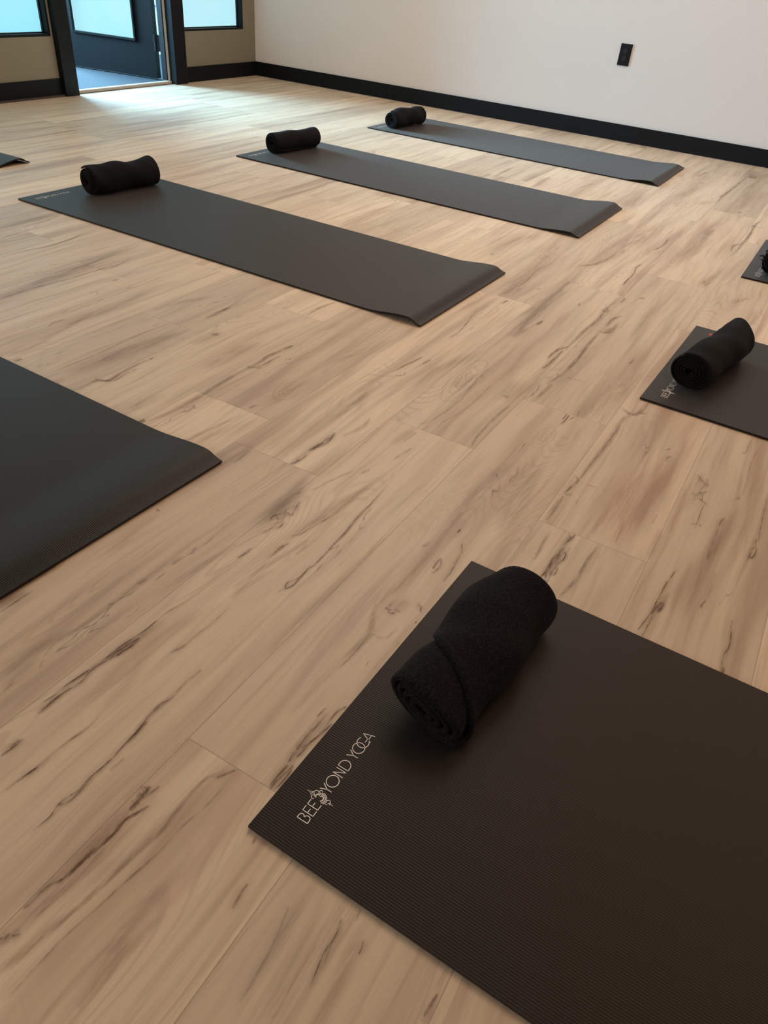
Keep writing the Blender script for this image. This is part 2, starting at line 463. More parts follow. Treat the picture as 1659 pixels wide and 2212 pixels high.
[3,60,554,0,1663,1645,1556,1658,1426,1638,1302,1642,1187,1645,1028,1659],
[1,40,158,0,1288,1643,1187,1618,1119,1616],
[1,45,262,0,1164,1617,1055,1589,1011,1605],
[1,75,165,0,1861,2189,1765,2190,1692,2176,1617,2169,1504,2184,1425,2181],
[1,70,97,0,1857,2410,1769,2393,1653,2387],
[1,60,85,0,1642,2344,1579,2342,1547,2342],
[3,40,835,0,1849,2430,1737,2442,1622,2440],
[1,35,228,0,1680,1810,1570,1799,1479,1809,1354,1814,1251,1834],
[1,80,96,0,1541,1786,1515,1788],
[1,80,85,0,1014,1558,991,1562],
[1,50,26,0,1581,1935,1580,1938,1574,1939,1566,1939,1558,1937,1551,1934,1547,1931,1547,1928,1551,1927,1558,1926,1566,1927,1574,1930],
[1,50,26,0,1602,1939,1598,1944,1586,1947,1569,1946,1551,1943,1536,1937,1528,1930,1528,1923,1536,1919,1551,1919,1569,1921,1586,1926],
[1,50,24,0,1393,1940,1391,1942,1386,1943,1379,1943,1372,1941,1366,1939,1362,1936,1362,1933,1366,1931,1372,1931,1379,1932,1386,1934],
[1,50,24,0,1411,1943,1407,1948,1397,1950,1382,1950,1366,1946,1353,1940,1345,1934,1345,1928,1353,1924,1366,1924,1382,1926,1397,1931],
[1,50,21,0,1166,1403,1164,1406,1161,1407,1155,1408,1149,1408,1145,1407,1142,1405,1142,1403,1145,1401,1150,1400,1156,1399,1161,1400],
[1,50,21,0,1180,1403,1177,1408,1169,1411,1157,1413,1145,1412,1135,1410,1129,1406,1129,1402,1135,1398,1145,1395,1158,1395,1169,1396],
[1,50,19,0,1005,1403,1004,1404,1001,1406,996,1407,991,1407,987,1406,984,1404,985,1402,987,1400,991,1399,997,1399,1001,1399],
[1,50,19,0,1018,1402,1015,1406,1008,1410,997,1411,986,1411,978,1409,973,1405,973,1401,978,1397,988,1395,999,1394,1009,1396],
[1,50,19,0,1033,1175,1032,1177,1028,1178,1024,1179,1019,1180,1015,1179,1012,1178,1013,1176,1015,1174,1019,1173,1024,1172,1029,1172],
[1,50,19,0,1045,1173,1042,1177,1035,1181,1025,1184,1014,1184,1006,1183,1001,1180,1001,1176,1007,1172,1015,1169,1026,1168,1036,1168],
[1,35,320,0,1095,1169,1027,1180,959,1175],
[0,50,46,0,1594,1387,1545,1397,1494,1394],
[3,60,279,0,1622,1485,1531,1522,1434,1537],
[1,95,132,0,2544,488,2458,487,2368,491,2267,485,2162,491,2076,491,1999,493],
[0,40,174,0,2382,485,2350,483,2367,501],
[1,95,87,0,2010,487,1980,505,1937,512,1886,512],
[1,95,71,0,1977,495,1868,496,1817,500],
[0,40,61,0,1991,495,1981,482],
[1,80,123,0,2346,437,2308,448,2246,447],
[1,95,139,0,2280,425,2212,425,2182,435,2181,456],
[1,60,190,0,2234,426,2193,438],
[1,90,114,0,2169,450,2058,448,1944,442,1858,444,1792,446],
[0,50,98,0,1816,459,1806,449,1771,452,1735,455],
[0,40,68,0,1743,458,1741,441],
[1,70,119,0,1754,445,1697,449,1624,450],
[1,50,56,0,1813,428,1819,379],
[1,60,36,0,1350,225,1352,200],
[1,90,125,0,1808,208,1743,214,1722,228,1732,250],
[1,60,59,0,1743,214,1748,196],
[1,85,139,0,1720,231,1666,239,1579,236,1478,238,1378,241],
[0,35,48,0,1487,237,1408,240,1364,240],
[0,60,83,0,1367,255,1357,244,1336,244,1301,249,1288,253],
[0,50,46,0,1291,254,1288,244,1295,235],
[1,70,107,0,1281,249,1228,250,1173,249],
[0,85,40,0,1618,354,1586,353,1559,355],
[0,70,32,0,1620,360,1585,360],
[1,70,42,0,1619,340,1597,345],
[1,45,70,1,1666,641,1667,645,1661,648,1651,650,1637,651,1621,651,1604,650,1589,648,1577,645,1570,642,1567,639,1569,636,1577,633,1589,631,1603,631,1620,631,1636,632,1650,635,1661,638,1666,641],
[1,45,69,1,1703,642,1704,648,1694,653,1676,657,1652,659,1624,659,1596,657,1571,653,1550,648,1538,643,1533,637,1537,632,1550,627,1569,625,1594,623,1622,624,1650,626,1675,630,1693,636,1703,642],
[1,45,66,1,1765,642,1766,653,1749,661,1718,668,1677,671,1630,671,1583,667,1541,661,1508,653,1488,644,1481,635,1487,626,1507,619,1539,614,1580,612,1626,612,1673,616,1715,623,1747,632,1765,642],
[1,40,308,0,1652,638,1571,643],
[1,40,45,1,1492,363,1493,365,1492,367,1489,369,1484,370,1477,371,1470,371,1464,370,1459,369,1457,367,1456,365,1458,363,1463,361,1469,360,1475,360,1482,361,1488,362,1492,363],
[1,40,45,1,1509,361,1512,365,1510,369,1503,373,1493,375,1480,377,1466,376,1454,374,1444,372,1439,368,1438,364,1443,360,1451,357,1463,355,1476,355,1489,356,1501,358,1509,361],
[1,40,44,1,1532,358,1538,365,1534,372,1523,378,1505,382,1483,384,1460,383,1440,380,1425,375,1416,369,1415,363,1422,356,1436,351,1455,348,1477,347,1499,349,1519,353,1532,358],
[1,35,74,1,2106,781,2108,784,2106,787,2101,791,2094,793,2085,795,2075,795,2067,794,2061,792,2058,789,2058,786,2061,782,2068,779,2076,777,2085,776,2094,776,2102,778,2106,781],
[1,35,72,1,2143,773,2147,781,2142,790,2130,798,2110,805,2088,809,2065,809,2044,807,2029,801,2021,794,2022,786,2030,777,2046,770,2066,764,2089,762,2112,762,2130,766,2143,773],
[1,35,64,0,1810,618,1659,615,1513,602,1383,611,1342,629],
[1,30,66,0,1640,571,1508,570,1375,587],
[0,50,31,0,1726,473,1684,465,1626,472],
[1,80,128,0,1606,522,1606,510],
[1,50,79,0,1568,489,1521,494,1396,494,1328,485],
[1,35,435,0,1711,511,1586,522],
[3,75,439,0,2579,690,2436,673,2311,671,2170,659,2027,647,1956,647],
[3,60,429,0,1833,666,1753,686,1639,722,1538,723,1437,720],
[1,80,62,0,1672,790,1610,799,1545,809],
[1,80,53,0,1562,781,1541,779,1525,792],
[1,80,58,0,1669,765,1630,768],
[3,75,341,0,1350,326,1240,321,1159,318,1089,308],
[1,50,301,0,1340,379,1259,398,1148,400,1028,392],
[0,60,29,0,1270,393,1258,390],
[0,60,27,0,1232,369,1208,369,1209,376,1185,369],
[0,50,28,0,1323,367,1289,358,1277,364,1253,359],
[0,50,29,0,1281,217,1265,218],
[0,60,50,0,1056,373,1042,373],
[1,70,25,0,1428,393,1382,389],
[4,60,457,0,1493,127,1370,148,1284,148,1205,149],
[4,45,516,0,2092,281,1852,284,1691,317,1584,332],
[0,30,30,0,1717,321,1655,313],
[4,40,350,0,1603,308,1510,314,1442,317],
[1,50,530,0,2472,805,2324,796,2250,797],
[1,80,76,0,2229,772,2180,778],
[1,60,55,0,2038,809,1906,788,1820,790],
[0,40,35,0,1312,613,1250,618],
[0,60,36,0,1248,590,1214,594,1183,599],
[1,70,72,0,2140,622,2092,624],
[1,80,53,0,2740,516,2633,511],
[1,40,270,0,1311,625,1239,632],
[0,60,35,0,1543,31,1521,14,1510,3],
[0,60,23,0,1539,8,1514,6,1483,12],
[0,60,36,0,1479,9,1455,16,1462,23],
[0,60,29,0,1489,-4,1475,5,1460,8],
[0,60,37,0,1448,8,1439,-5,1431,-11],
[0,60,22,0,1464,3,1441,1],
[0,60,23,0,1449,15,1429,16],
[0,60,21,0,1433,-5,1391,-6,1357,-7,1327,-5],
[0,60,31,0,1355,-8,1343,1],
[0,60,33,0,1354,-11,1348,-17],
[0,60,25,0,1503,3,1519,0],
[1,50,256,0,1557,21,1477,20,1388,22],
[4,60,161,0,1463,38,1343,35,1236,32],
[0,55,27,0,1787,-48,1750,-47,1714,-46,1700,-37],
[0,45,20,0,1768,-70,1703,-66,1651,-65,1570,-68,1517,-67,1471,-49],
[0,50,54,0,1505,-69,1494,-62],
[0,85,35,0,1406,-51,1385,-47,1369,-47],
[1,50,65,0,1369,-47,1293,-47,1243,-49],
[0,70,20,0,1571,-115,1486,-118,1429,-120,1377,-122,1367,-119,1347,-121,1335,-116,1315,-112],
[0,85,26,0,1348,-122,1328,-124,1305,-120,1309,-115,1325,-116],
[1,60,19,0,1315,-114,1285,-113],
[0,85,23,0,1188,-5,1157,-2,1131,2,1103,3,1075,5,1050,5,1018,9,975,15],
[0,85,21,0,1088,-7,1067,-7,1047,-3],
[0,85,21,0,1077,-3,1057,2,1034,4],
[0,85,21,0,1080,-7,1068,-3,1051,-2],
[0,85,20,0,1036,1,1003,3,986,4,972,5],
[0,85,21,0,1087,2,1062,6],
[0,85,20,0,1012,12,983,14],
[0,85,22,0,1046,-1,1054,-6,1065,-7],
[1,50,115,0,1111,-8,1054,-1,992,7],
[0,80,18,0,1127,-68,1104,-63],
[0,35,14,0,1219,-69,1163,-69,1118,-68],
[0,50,21,0,1109,-67,1100,-66],
[0,90,23,0,1108,-118,1084,-119,1066,-122,1036,-124,1008,-120,983,-121,971,-123],
[0,80,23,0,984,-127,976,-126,964,-126,974,-123,985,-125],
[0,60,17,0,1088,-119,1078,-117],
[0,85,26,0,1170,187,1158,187,1141,191,1123,192],
[0,85,24,0,1163,197,1154,191,1136,192],
[0,85,23,0,1113,191,1099,193,1082,190,1058,189],
[0,85,23,0,1126,180,1107,182,1094,180,1075,179],
[0,85,24,0,1108,188,1094,180,1066,184,1047,185],
[0,85,23,0,1094,194,1072,197,1040,194],
[0,85,23,0,1057,181,1041,179,1027,181],
[0,85,22,0,1057,197,1034,196,1017,188],
[0,85,24,0,1040,194,1021,197,1004,199],
[0,85,34,0,1109,194,1116,188],
[0,85,23,0,1068,196,1046,192,1029,184],
[3,50,183,0,1160,195,1086,191,1017,193],
[4,90,32,0,1270,120,1238,117,1192,114],
[0,40,21,0,1271,117,1245,116],
[4,90,32,0,1336,68,1295,69],
[4,65,494,0,1584,90,1473,96,1338,106,1226,119,1166,129],
[4,50,192,0,1512,89,1408,95,1285,98,1198,99],
[0,50,35,0,1585,98,1570,103,1554,104],
[1,60,46,0,1616,107,1603,114],
[4,40,192,0,1812,89,1701,89,1629,80],
[1,50,199,0,1494,-71,1347,-62,1260,-51,1160,-45,1051,-43],
[4,50,175,0,1278,48,1190,46],
[4,40,343,0,1235,-16,1079,-25],
[4,35,311,0,1423,-49,1338,-50,1243,-62],
[4,30,334,0,1833,-80,1546,-89,1317,-94],
[3,70,60,0,1167,135,1121,142,1040,143,980,153],
[3,45,154,0,1161,136,1086,137,1002,145],
[3,60,80,0,1155,231,1094,228,1046,226],
[4,50,112,0,1187,158,1242,158,1327,154],
[1,90,139,0,4938,456,4644,464,4405,476,4235,475],
[0,30,144,0,4797,471,4746,444],
[1,70,140,0,4434,472,4342,490],
[1,95,137,0,4015,240,3894,249,3706,244,3508,248,3339,255],
[0,40,129,0,3949,250,3849,258],
[1,90,102,0,3535,253,3469,273,3371,267],
[0,30,144,0,3896,265,3860,230],
[1,90,79,0,3365,519,3245,515,3144,529],
[1,95,54,0,2934,521,2866,526,2803,515,2653,514],
[1,60,861,0,3686,575,3440,607,3164,628,2868,645,2713,700],
[1,70,150,0,2926,639,2804,658,2728,705],
[3,60,477,0,2751,661,2553,671,2337,656,2128,663,2013,661],
[4,70,463,0,3034,881,2851,857,2638,832,2431,827,2286,822],
[0,40,65,0,2780,790,2648,795,2567,804,2396,794,2250,807],
[1,50,120,0,2411,731,2379,732],
[3,50,678,0,2981,964,2817,1008,2581,997],
[1,40,231,0,2939,1036,2792,1062,2683,1057],
[1,60,191,0,2619,1011,2620,997],
[1,80,403,0,4012,1286,3927,1292,3728,1270],
[1,50,724,0,4249,1084,3861,1069,3688,1062],
[1,80,134,0,4013,1517,3806,1506],
[1,60,706,0,4085,786,3846,799,3641,799],
[1,80,233,0,4921,662,4746,684],
[1,35,760,0,5118,601,4667,631,3975,641],
[1,80,523,0,5213,364,4990,427,5152,441],
[1,50,682,0,5142,373,4730,388,4074,354],
[1,45,588,0,3917,390,3415,406,3027,424],
[1,50,278,0,3662,389,3552,397],
[1,80,169,0,4106,343,4074,354],
[1,50,335,0,3147,242,2920,275,2857,293],
[1,40,515,0,4083,541,4208,507],
[1,35,340,0,2796,359,2393,360,2117,339],
[1,70,144,0,2572,417,2551,429],
[1,80,52,0,2525,469,2465,469],
[1,60,66,0,2148,620,2095,622],
[1,50,479,0,2046,641,1960,649],
[3,40,225,0,2240,678,2135,694,1960,704],
[1,50,229,0,2840,120,2746,156],
[1,40,208,0,2724,69,2576,69],
[1,80,49,0,2062,309,2009,314],
[4,40,531,0,2187,292,2011,295,1819,279],
[1,40,618,0,4460,626,4229,656,3939,674,3532,652],
]
def build_floor():
    bm = bmesh.new()
    uvg = bm.loops.layers.uv.new('grain'); uvp = bm.loops.layers.uv.new('plank')
    c1 = bm.loops.layers.float_color.new('plank_random'); c2 = bm.loops.layers.float_color.new('mark_tone')
    R = random.Random(5); W_, L_ = .2155, 1.205
    known = {0: 1.17, 1: .42, 2: 1.33, 3: 1.035, 5: 1.688, 6: 1.404, 7: 1.80, 10: 1.65}
    k0 = int(math.floor((Y0 - .0465) / W_)) - 0
    k = k0
    while .0465 + k * W_ < YW:
        ya, yb = .0465 + k * W_, .0465 + (k + 1) * W_
        x = known.get(k, R.uniform(0, L_)); x -= math.ceil((x - X0) / L_) * L_
        while x < XW:
            a, b = max(x, X0), min(x + L_, XW); c, d = max(ya, Y0), min(yb, YW)
            if b > a and d > c:
                off = Vector((R.uniform(0, 60), R.uniform(0, 60))); col = (R.random(), R.random(), R.random(), 1)
                f = bm.faces.new([bm.verts.new(q) for q in ((a, c, 0), (b, c, 0), (b, d, 0), (a, d, 0))])
                for lp in f.loops:
                    px, py = lp.vert.co.x, lp.vert.co.y
                    lp[uvg].uv = (px - x + off.x, py - ya + off.y); lp[uvp].uv = (px - x, py - ya); lp[c1] = col
            x += L_
        k += 1
    # printed figure of the boards: knots, veins and heartwood streaks
    tones = [(.14, .066, .034), (.29, .175, .108), (.36, .235, .15), (.32, .23, .165), (.50, .30, .215), (.22, .145, .10)]
    mode = MARKS + [[1, mk[1] * .35, mk[2] * 2.6 + 50, 0] + mk[4:] for mk in MARKS if mk[0] == 0 and len(mk) >= 10]
    order = sorted(range(len(mode)), key=lambda i: -mode[i][2])
    for zi, i in enumerate(order):
        cl, al, wd, closed = mode[i][:4]; raw = mode[i][4:]
        P = [Vector((raw[j] / 1000., raw[j + 1] / 1000.)) for j in range(0, len(raw), 2)]
        wd = wd / 10000.
        rr = random.Random(i)
        if closed:
            al *= .45; P = [p + Vector((rr.uniform(-.006, .006), rr.uniform(-.0025, .0025))) for p in P]; P[-1] = P[0]
        # resample smoothly (Catmull-Rom)
        Q = []; n_ = len(P)
        for j in range(n_ - 1):
            p0, p1, p2, p3 = P[max(j - 1, 0)], P[j], P[j + 1], P[min(j + 2, n_ - 1)]
            st = 5
            for s in range(st):
                t = s / st
                Q.append(.5 * ((2 * p1) + (p2 - p0) * t + (2 * p0 - 5 * p1 + 4 * p2 - p3) * t * t + (3 * p1 - p0 - 3 * p2 + p3) * t ** 3))
        Q.append(P[-1])
        if cl != 0 and wd > .012 and not closed:
            e0, e1 = (P[0] - P[1]) , (P[-1] - P[-2]); ln_ = sum((P[j + 1] - P[j]).length for j in range(n_ - 1)) * .16
            e0 = Vector((math.copysign(1, e0.x), 0)) if e0.length < 1e-6 else (e0.normalized() + Vector((math.copysign(1, e0.x), 0))).normalized()
            e1 = Vector((math.copysign(1, e1.x), 0)) if e1.length < 1e-6 else (e1.normalized() + Vector((math.copysign(1, e1.x), 0))).normalized()
            Q = [Q[0] + e0 * ln_, Q[0] + e0 * ln_ * .5] + Q + [Q[-1] + e1 * ln_ * .5, Q[-1] + e1 * ln_]
        n2 = len(Q)
        z = .00012 + zi * .0000028
        vs = []
        for j, p in enumerate(Q):
            d = Q[min(j + 1, n2 - 1)] - Q[max(j - 1, 0)]
            d = d.normalized() if d.length > 1e-9 else Vector((1, 0)); nn = Vector((-d.y, d.x))
            t = j / (n2 - 1)
            soft = cl != 0 and wd > .0045; sv = max(0., min(1., (wd - .003) / .017))
            taper = 1. if closed else .35 + .65 * math.sin(math.pi * min(max(t, .02), .98)) ** .6
            ww = wd * (.85 if soft else .5) * taper * (1. if soft else rr.uniform(.7, 1.3)) + .0003
            vs.append([bm.verts.new((*(p + nn * ww * s), z)) for s in (1, 0, -1)])
        for j in range(n2 - 1):
            for s in (0, 1):
                a0, a1, b1, b0 = vs[j][s], vs[j][s + 1], vs[j + 1][s + 1], vs[j + 1][s]
                try: f = bm.faces.new((a1, b1, b0, a0))
                except ValueError: continue
                f.material_index = 1
                for lp, (uu, vv) in zip(f.loops, ((j, s), (j + 1, s), (j + 1, s - 1 + 0), (j, s - 1))):
                    t = uu / (n2 - 1)
                    if closed: t = .5
                    lp[uvp].uv = (t, 1 - (s + 1) if lp.vert in (a1, b1) else 1 - s)
                    lp[uvg].uv = (lp.vert.co.x + i, lp.vert.co.y)
                    lp[c2] = (*tones[cl], al / 100. * (1. if soft else 1.)); lp[c1] = (sv, 0, 0, 1) if soft else (0, 0, 0, 1)
                if f.normal.z < 0: f.normal_flip()
    bm.normal_update()
    for f in bm.faces:
        if f.normal.z < 0: f.normal_flip()
    o = link('floor', bm, [M_FLOOR, M_MARK], keep=True); o['kind'] = 'structure'
build_floor()
struct('trim_9', boxes((X0, XW, Y0, YW, -.12, -.004)), M_STRIP)   # sub-floor under the boards
H = CEIL
TB = .078
# right wall, door wall with its openings, and the two unseen walls
struct('wall_right', boxes((XW, XW + T, Y0 - T, YW + T, 0, H)), M_WALL)
DX0, DX1, DH = 3.595, 4.465, 2.06       # door opening
W1 = (1.95, 3.484, .314, 2.05); W2 = (4.60, 5.262, .314, 2.05); W3 = (-.6, 1.35, .314, 2.05)
bm = bmesh.new()
edges = [X0 - T, W3[0], W3[1], W1[0], W1[1], DX0 - .015, DX1 + .015, W2[0], W2[1], XW]
kinds = ['s', 'w', 's', 'w', 's', 'd', 's', 'w', 's']
for a, b, kd in zip(edges[:-1], edges[1:], kinds):
    if kd == 's': box(bm, a, b, YW, YW + TB, 0, H)
    elif kd == 'w': box(bm, a, b, YW, YW + TB, 0, .314); box(bm, a, b, YW, YW + TB, 2.05, H)
    else: box(bm, a, b, YW, YW + TB, DH + .02, H)
struct('wall_back', bm, M_TAUPE)
struct('wall_left', boxes((X0 - T, X0, Y0 - T, YW, 0, H)), M_WALL)
struct('wall_front', boxes((X0, XW, Y0 - T, Y0, 0, H)), M_WALL)
struct('ceiling', boxes((X0 - T, XW + T, Y0 - T, 7.3, H, H + .1)), M_CEIL)

BH = .0965
def base_bm(x0, x1, y0, y1): 
    bm = bmesh.new(); box(bm, x0, x1, y0, y1, .002, BH, .0015); return bm
struct('baseboard_right', base_bm(XW - .012, XW - .0002, Y0 + .01, YW - .0125), M_BLACK)
struct('baseboard_back', base_bm(4.59, XW - .0005, YW - .012, YW - .0002), M_BLACK)
struct('baseboard_back', base_bm(X0 + .01, 3.495, YW - .012, YW - .0002), M_BLACK)
struct('trim_1', boxes((X0 + .01, 3.495, YW - .030, YW - .0125, .0005, .010)), plain('dark_shoe_strip', (.05, .035, .028), .5))

# door casing and jambs
bm = bmesh.new(); box(bm, 3.497, 3.598, YW - .041, YW - .0003, .001, DH + .11, .002); struct('trim_2', bm, M_BLACK)
bm = bmesh.new(); box(bm, 4.462, 4.578, YW - .041, YW - .0003, .001, DH + .11, .002); struct('trim_3', bm, M_BLACK)
bm = bmesh.new(); box(bm, 3.5985, 4.4615, YW - .041, YW - .0003, DH, DH + .11, .002); struct('trim_4', bm, M_BLACK)
struct('trim_5', boxes((3.5795, 3.5955, YW + .0003, YW + .076, .001, DH)), M_DOOR)
struct('trim_6', boxes((4.4645, 4.4795, YW + .0003, YW + .076, .001, DH)), M_DOOR)
struct('trim_7', boxes((4.4545, 4.4640, YW + .020, YW + .033, .021, DH - .01)), M_STRIP)   # pale seal on the jamb
struct('trim_8', boxes((4.4440, 4.4640, YW + .0335, YW + .075, .021, DH - .01)), M_HARD)   # door stop
bm = bmesh.new(); box(bm, 3.5965, 4.4632, YW + .008, YW + .045, .0005, .018, .003); struct('trim_10', bm, M_STRIP)

def window(idx, w, pane, label=None):
    x0, x1, z0, z1 = w; d = .052
    r = empty('window_%d' % idx, ((x0 + x1) / 2, YW, z0)); r['kind'] = 'structure'
    ox, oy, oz = r.location
    def L(*b): return (b[0] - ox, b[1] - ox, b[2] - oy, b[3] - oy, b[4] - oz, b[5] - oz)
    bm = bmesh.new(); ya, yb = YW + .0005, YW + .076; t = .013
    for b in ((x0 + .0003, x0 + t, ya, yb, z0, z1), (x1 - t, x1 - .0003, ya, yb, z0, z1), (x0 + t, x1 - t, ya, yb, z0 + .0003, z0 + t), (x0 + t, x1 - t, ya, yb, z1 - t, z1 - .0003)): box(bm, *L(*b))
    link('window_frame', bm, M_BLACK, r)
    bm = bmesh.new()
    g = .006
    box(bm, *L(x0 + t, x0 + t + g, YW + d - .012, YW + d, z0 + t, z1 - t)); box(bm, *L(x1 - t - g, x1 - t, YW + d - .012, YW + d, z0 + t, z1 - t))
    box(bm, *L(x0 + t + g, x1 - t - g, YW + d - .012, YW + d, z0 + t, z0 + t + g)); box(bm, *L(x0 + t + g, x1 - t - g, YW + d - .012, YW + d, z1 - t - g, z1 - t))
    link('glazing_bead', bm, M_HARD, r)
    link('glass_pane', boxes(L(x0 + t, x1 - t, YW + d + .0005, YW + d + .006, z0 + t, z1 - t)), pane, r)
window(1, W1, M_PANE_A); window(2, W2, M_PANE_B); window(3, W3, mat_pane('added_light_pane_bright', (0.92, 0.95, 0.95), (0.95, 0.97, 1.0), 2.0))  # last window is out of view, added for its light and reflections

# the open door: hinged on the right jamb, swung out into the entry
dr = empty('door_1', (4.498, 4.506, .008), math.atan2(-.149, .989) + 0)
dr.rotation_euler = (0, 0, math.atan2(.989, -.149)); dr['kind'] = 'structure'
# local x runs from hinge to latch edge, local +y faces the camera side
DW, DT, D0, D1, Z0, Z1 = .86, .044, .155, .70, .222, 1.93
def dbox(*b, bev=0.):
    bm = bmesh.new(); box(bm, *b, bev); return bm
bm = bmesh.new()
for b in ((0, D0, -DT, 0, 0, 2.03), (D1, DW, -DT, 0, 0, 2.03), (D0, D1, -DT, 0, 0, Z0), (D0, D1, -DT, 0, Z1, 2.03)): box(bm, *b)
link('door_slab', bm, M_DOOR, dr)
bm = bmesh.new(); q = .010
for (a, b, c, d) in ((D0 - .006, D0 + q, Z0 - .006, Z1 + .006), (D1 - q, D1 + .006, Z0 - .006, Z1 + .006), (D0 + q, D1 - q, Z0 - .006, Z0 + q), (D0 + q, D1 - q, Z1 - q, Z1 + .006)):
    box(bm, a, b, .0003, .012, c, d, .003)
gf = link('glass_moulding', bm, M_DOOR, dr)
link('glass_pane', dbox(D0 + .0005, D1 - .0005, -.026, -.018, Z0 + .0005, Z1 - .0005), M_PANE_D, dr)
bm = bmesh.new()
for k in range(3):
    z = .17 + k * .035
    bmesh.ops.create_cone(bm, cap_ends=True, segments=16, radius1=.0085, radius2=.0085, depth=.033, matrix=Matrix.Translation((-.012, .004, z + .0165)))
box(bm, -.012, .0, -.034, .002, .172, .272); box(bm, -.092, -.012, -.008, .002, .172, .272)
link('hinge', bm, M_HARD, dr)
bm = bmesh.new()
for z in (1.0, ):
    bmesh.ops.create_cone(bm, cap_ends=True, segments=20, radius1=.011, radius2=.011, depth=.12, matrix=Matrix.Translation((.80, .05, z)) @ Matrix.Rotation(math.pi / 2, 4, 'Y'))
    bmesh.ops.create_cone(bm, cap_ends=True, segments=20, radius1=.028, radius2=.028, depth=.01, matrix=Matrix.Translation((.80, .0055, z)) @ Matrix.Rotation(math.pi / 2, 4, 'X'))
    bmesh.ops.create_cone(bm, cap_ends=True, segments=16, radius1=.009, radius2=.009, depth=.05, matrix=Matrix.Translation((.80, .028, z)) @ Matrix.Rotation(math.pi / 2, 4, 'X'))
link('door_handle', bm, M_HARD, dr)

# entry beyond the door
tag(struct('floor_entry', boxes((1.6, 5.9, YW + .046, 7.2, -.05, .0)), M_CARPET), 'dark blue grey carpet of the entry beyond the open door', 'carpet')
struct('wall_entry', boxes((5.55, 5.65, YW + T, 7.2, 0.0, H), (1.6, 5.65, 7.2, 7.3, 0, .5)), M_OUT)
o = link('window_4', boxes((5.52, 5.549, YW + .25, 7.1, .36, 2.2)), M_PANE_B); o['kind'] = 'structure'

# wall outlet
ot = empty('wall_outlet', (XW, 1.416, .474)); tag(ot, 'black duplex power outlet on the pale right wall', 'outlet')
bm = bmesh.new(); box(bm, -.0065, -.0003, -.036, .036, -.058, .058, .0025); link('cover_plate', bm, M_PLASTIC, ot)
for s in (-1, 1):
    bm = bmesh.new(); bmesh.ops.create_cone(bm, cap_ends=True, segments=28, radius1=.0165, radius2=.016, depth=.003, matrix=Matrix.Translation((-.0081, 0, s * .0195)) @ Matrix.Rotation(-math.pi / 2, 4, 'Y'))
    rc = link('receptacle', bm, plain('outlet_face', (.007, .008, .009), .4, .3), ot)
    link('slot', boxes((-.0100, -.0097, -.008, -.0055, s * .0195 - .001, s * .0195 + .007), (-.0100, -.0097, .0055, .008, s * .0195 - .001, s * .0195 + .006), (-.0100, -.0097, -.0025, .0025, s * .0195 - .010, s * .0195 - .006)), M_HARD, rc)
bm = bmesh.new(); bmesh.ops.create_cone(bm, cap_ends=True, segments=14, radius1=.0035, radius2=.003, depth=.0012, matrix=Matrix.Translation((-.0071, 0, 0)) @ Matrix.Rotation(-math.pi / 2, 4, 'Y')); link('screw', bm, M_HARD, ot)
# ------------------------------------------------------------------ yoga mats
MT = .0045
def foot_z(t):                     # height of the mat's underside at distance t from the foot edge
    if t <= 0: return 0.
    if t < .045: return .5 - .5 * math.cos(math.pi * t / .045)
    if t < .20: return .5 + .5 * math.cos(math.pi * (t - .045) / .155)
    return 0.
def mat_mesh(wd, ln, hump, seed):
    rr = random.Random(seed); ph = rr.uniform(0, 6)
    bm = bmesh.new(); ys = [0]
    while ys[-1] < ln - .21: ys.append(min(ys[-1] + .05, ln - .21))
    while ys[-1] < ln - 1e-6: ys.append(min(ys[-1] + .0075, ln))
    nx = 16; top = []; bot = []
    for y in ys:
        ta, tb = [], []
        for i in range(nx + 1):
            x = wd * i / nx; t = ln - y
            z = hump * (1 + .25 * math.sin(2.1 * x / wd + ph)) * foot_z(t) + .0021
            ta.append(bm.verts.new((x, -y, z + MT))); tb.append(bm.verts.new((x, -y, z)))
        top.append(ta); bot.append(tb)
    for j in range(len(ys) - 1):
        for i in range(nx):
            bm.faces.new((top[j][i], top[j + 1][i], top[j + 1][i + 1], top[j][i + 1])).smooth = True
            bm.faces.new((bot[j][i], bot[j][i + 1], bot[j + 1][i + 1], bot[j + 1][i])).smooth = True
        for i in (0, nx):
            bm.faces.new((top[j][i], bot[j][i], bot[j + 1][i], top[j + 1][i]))
    for j in (0, len(ys) - 1):
        for i in range(nx): bm.faces.new((top[j][i], top[j][i + 1], bot[j][i + 1], bot[j][i]))
    bm.normal_update()
    for e in bm.edges:
        if len(e.link_faces) == 2 and (e.link_faces[0].smooth != e.link_faces[1].smooth): e.smooth = False
    return bm
def arc(cx, cy, rx, ry, a0, a1, n=18):
    return [(cx + rx * math.cos(math.radians(a0 + (a1 - a0) * i / n)), cy + ry * math.sin(math.radians(a0 + (a1 - a0) * i / n))) for i in range(n + 1)]
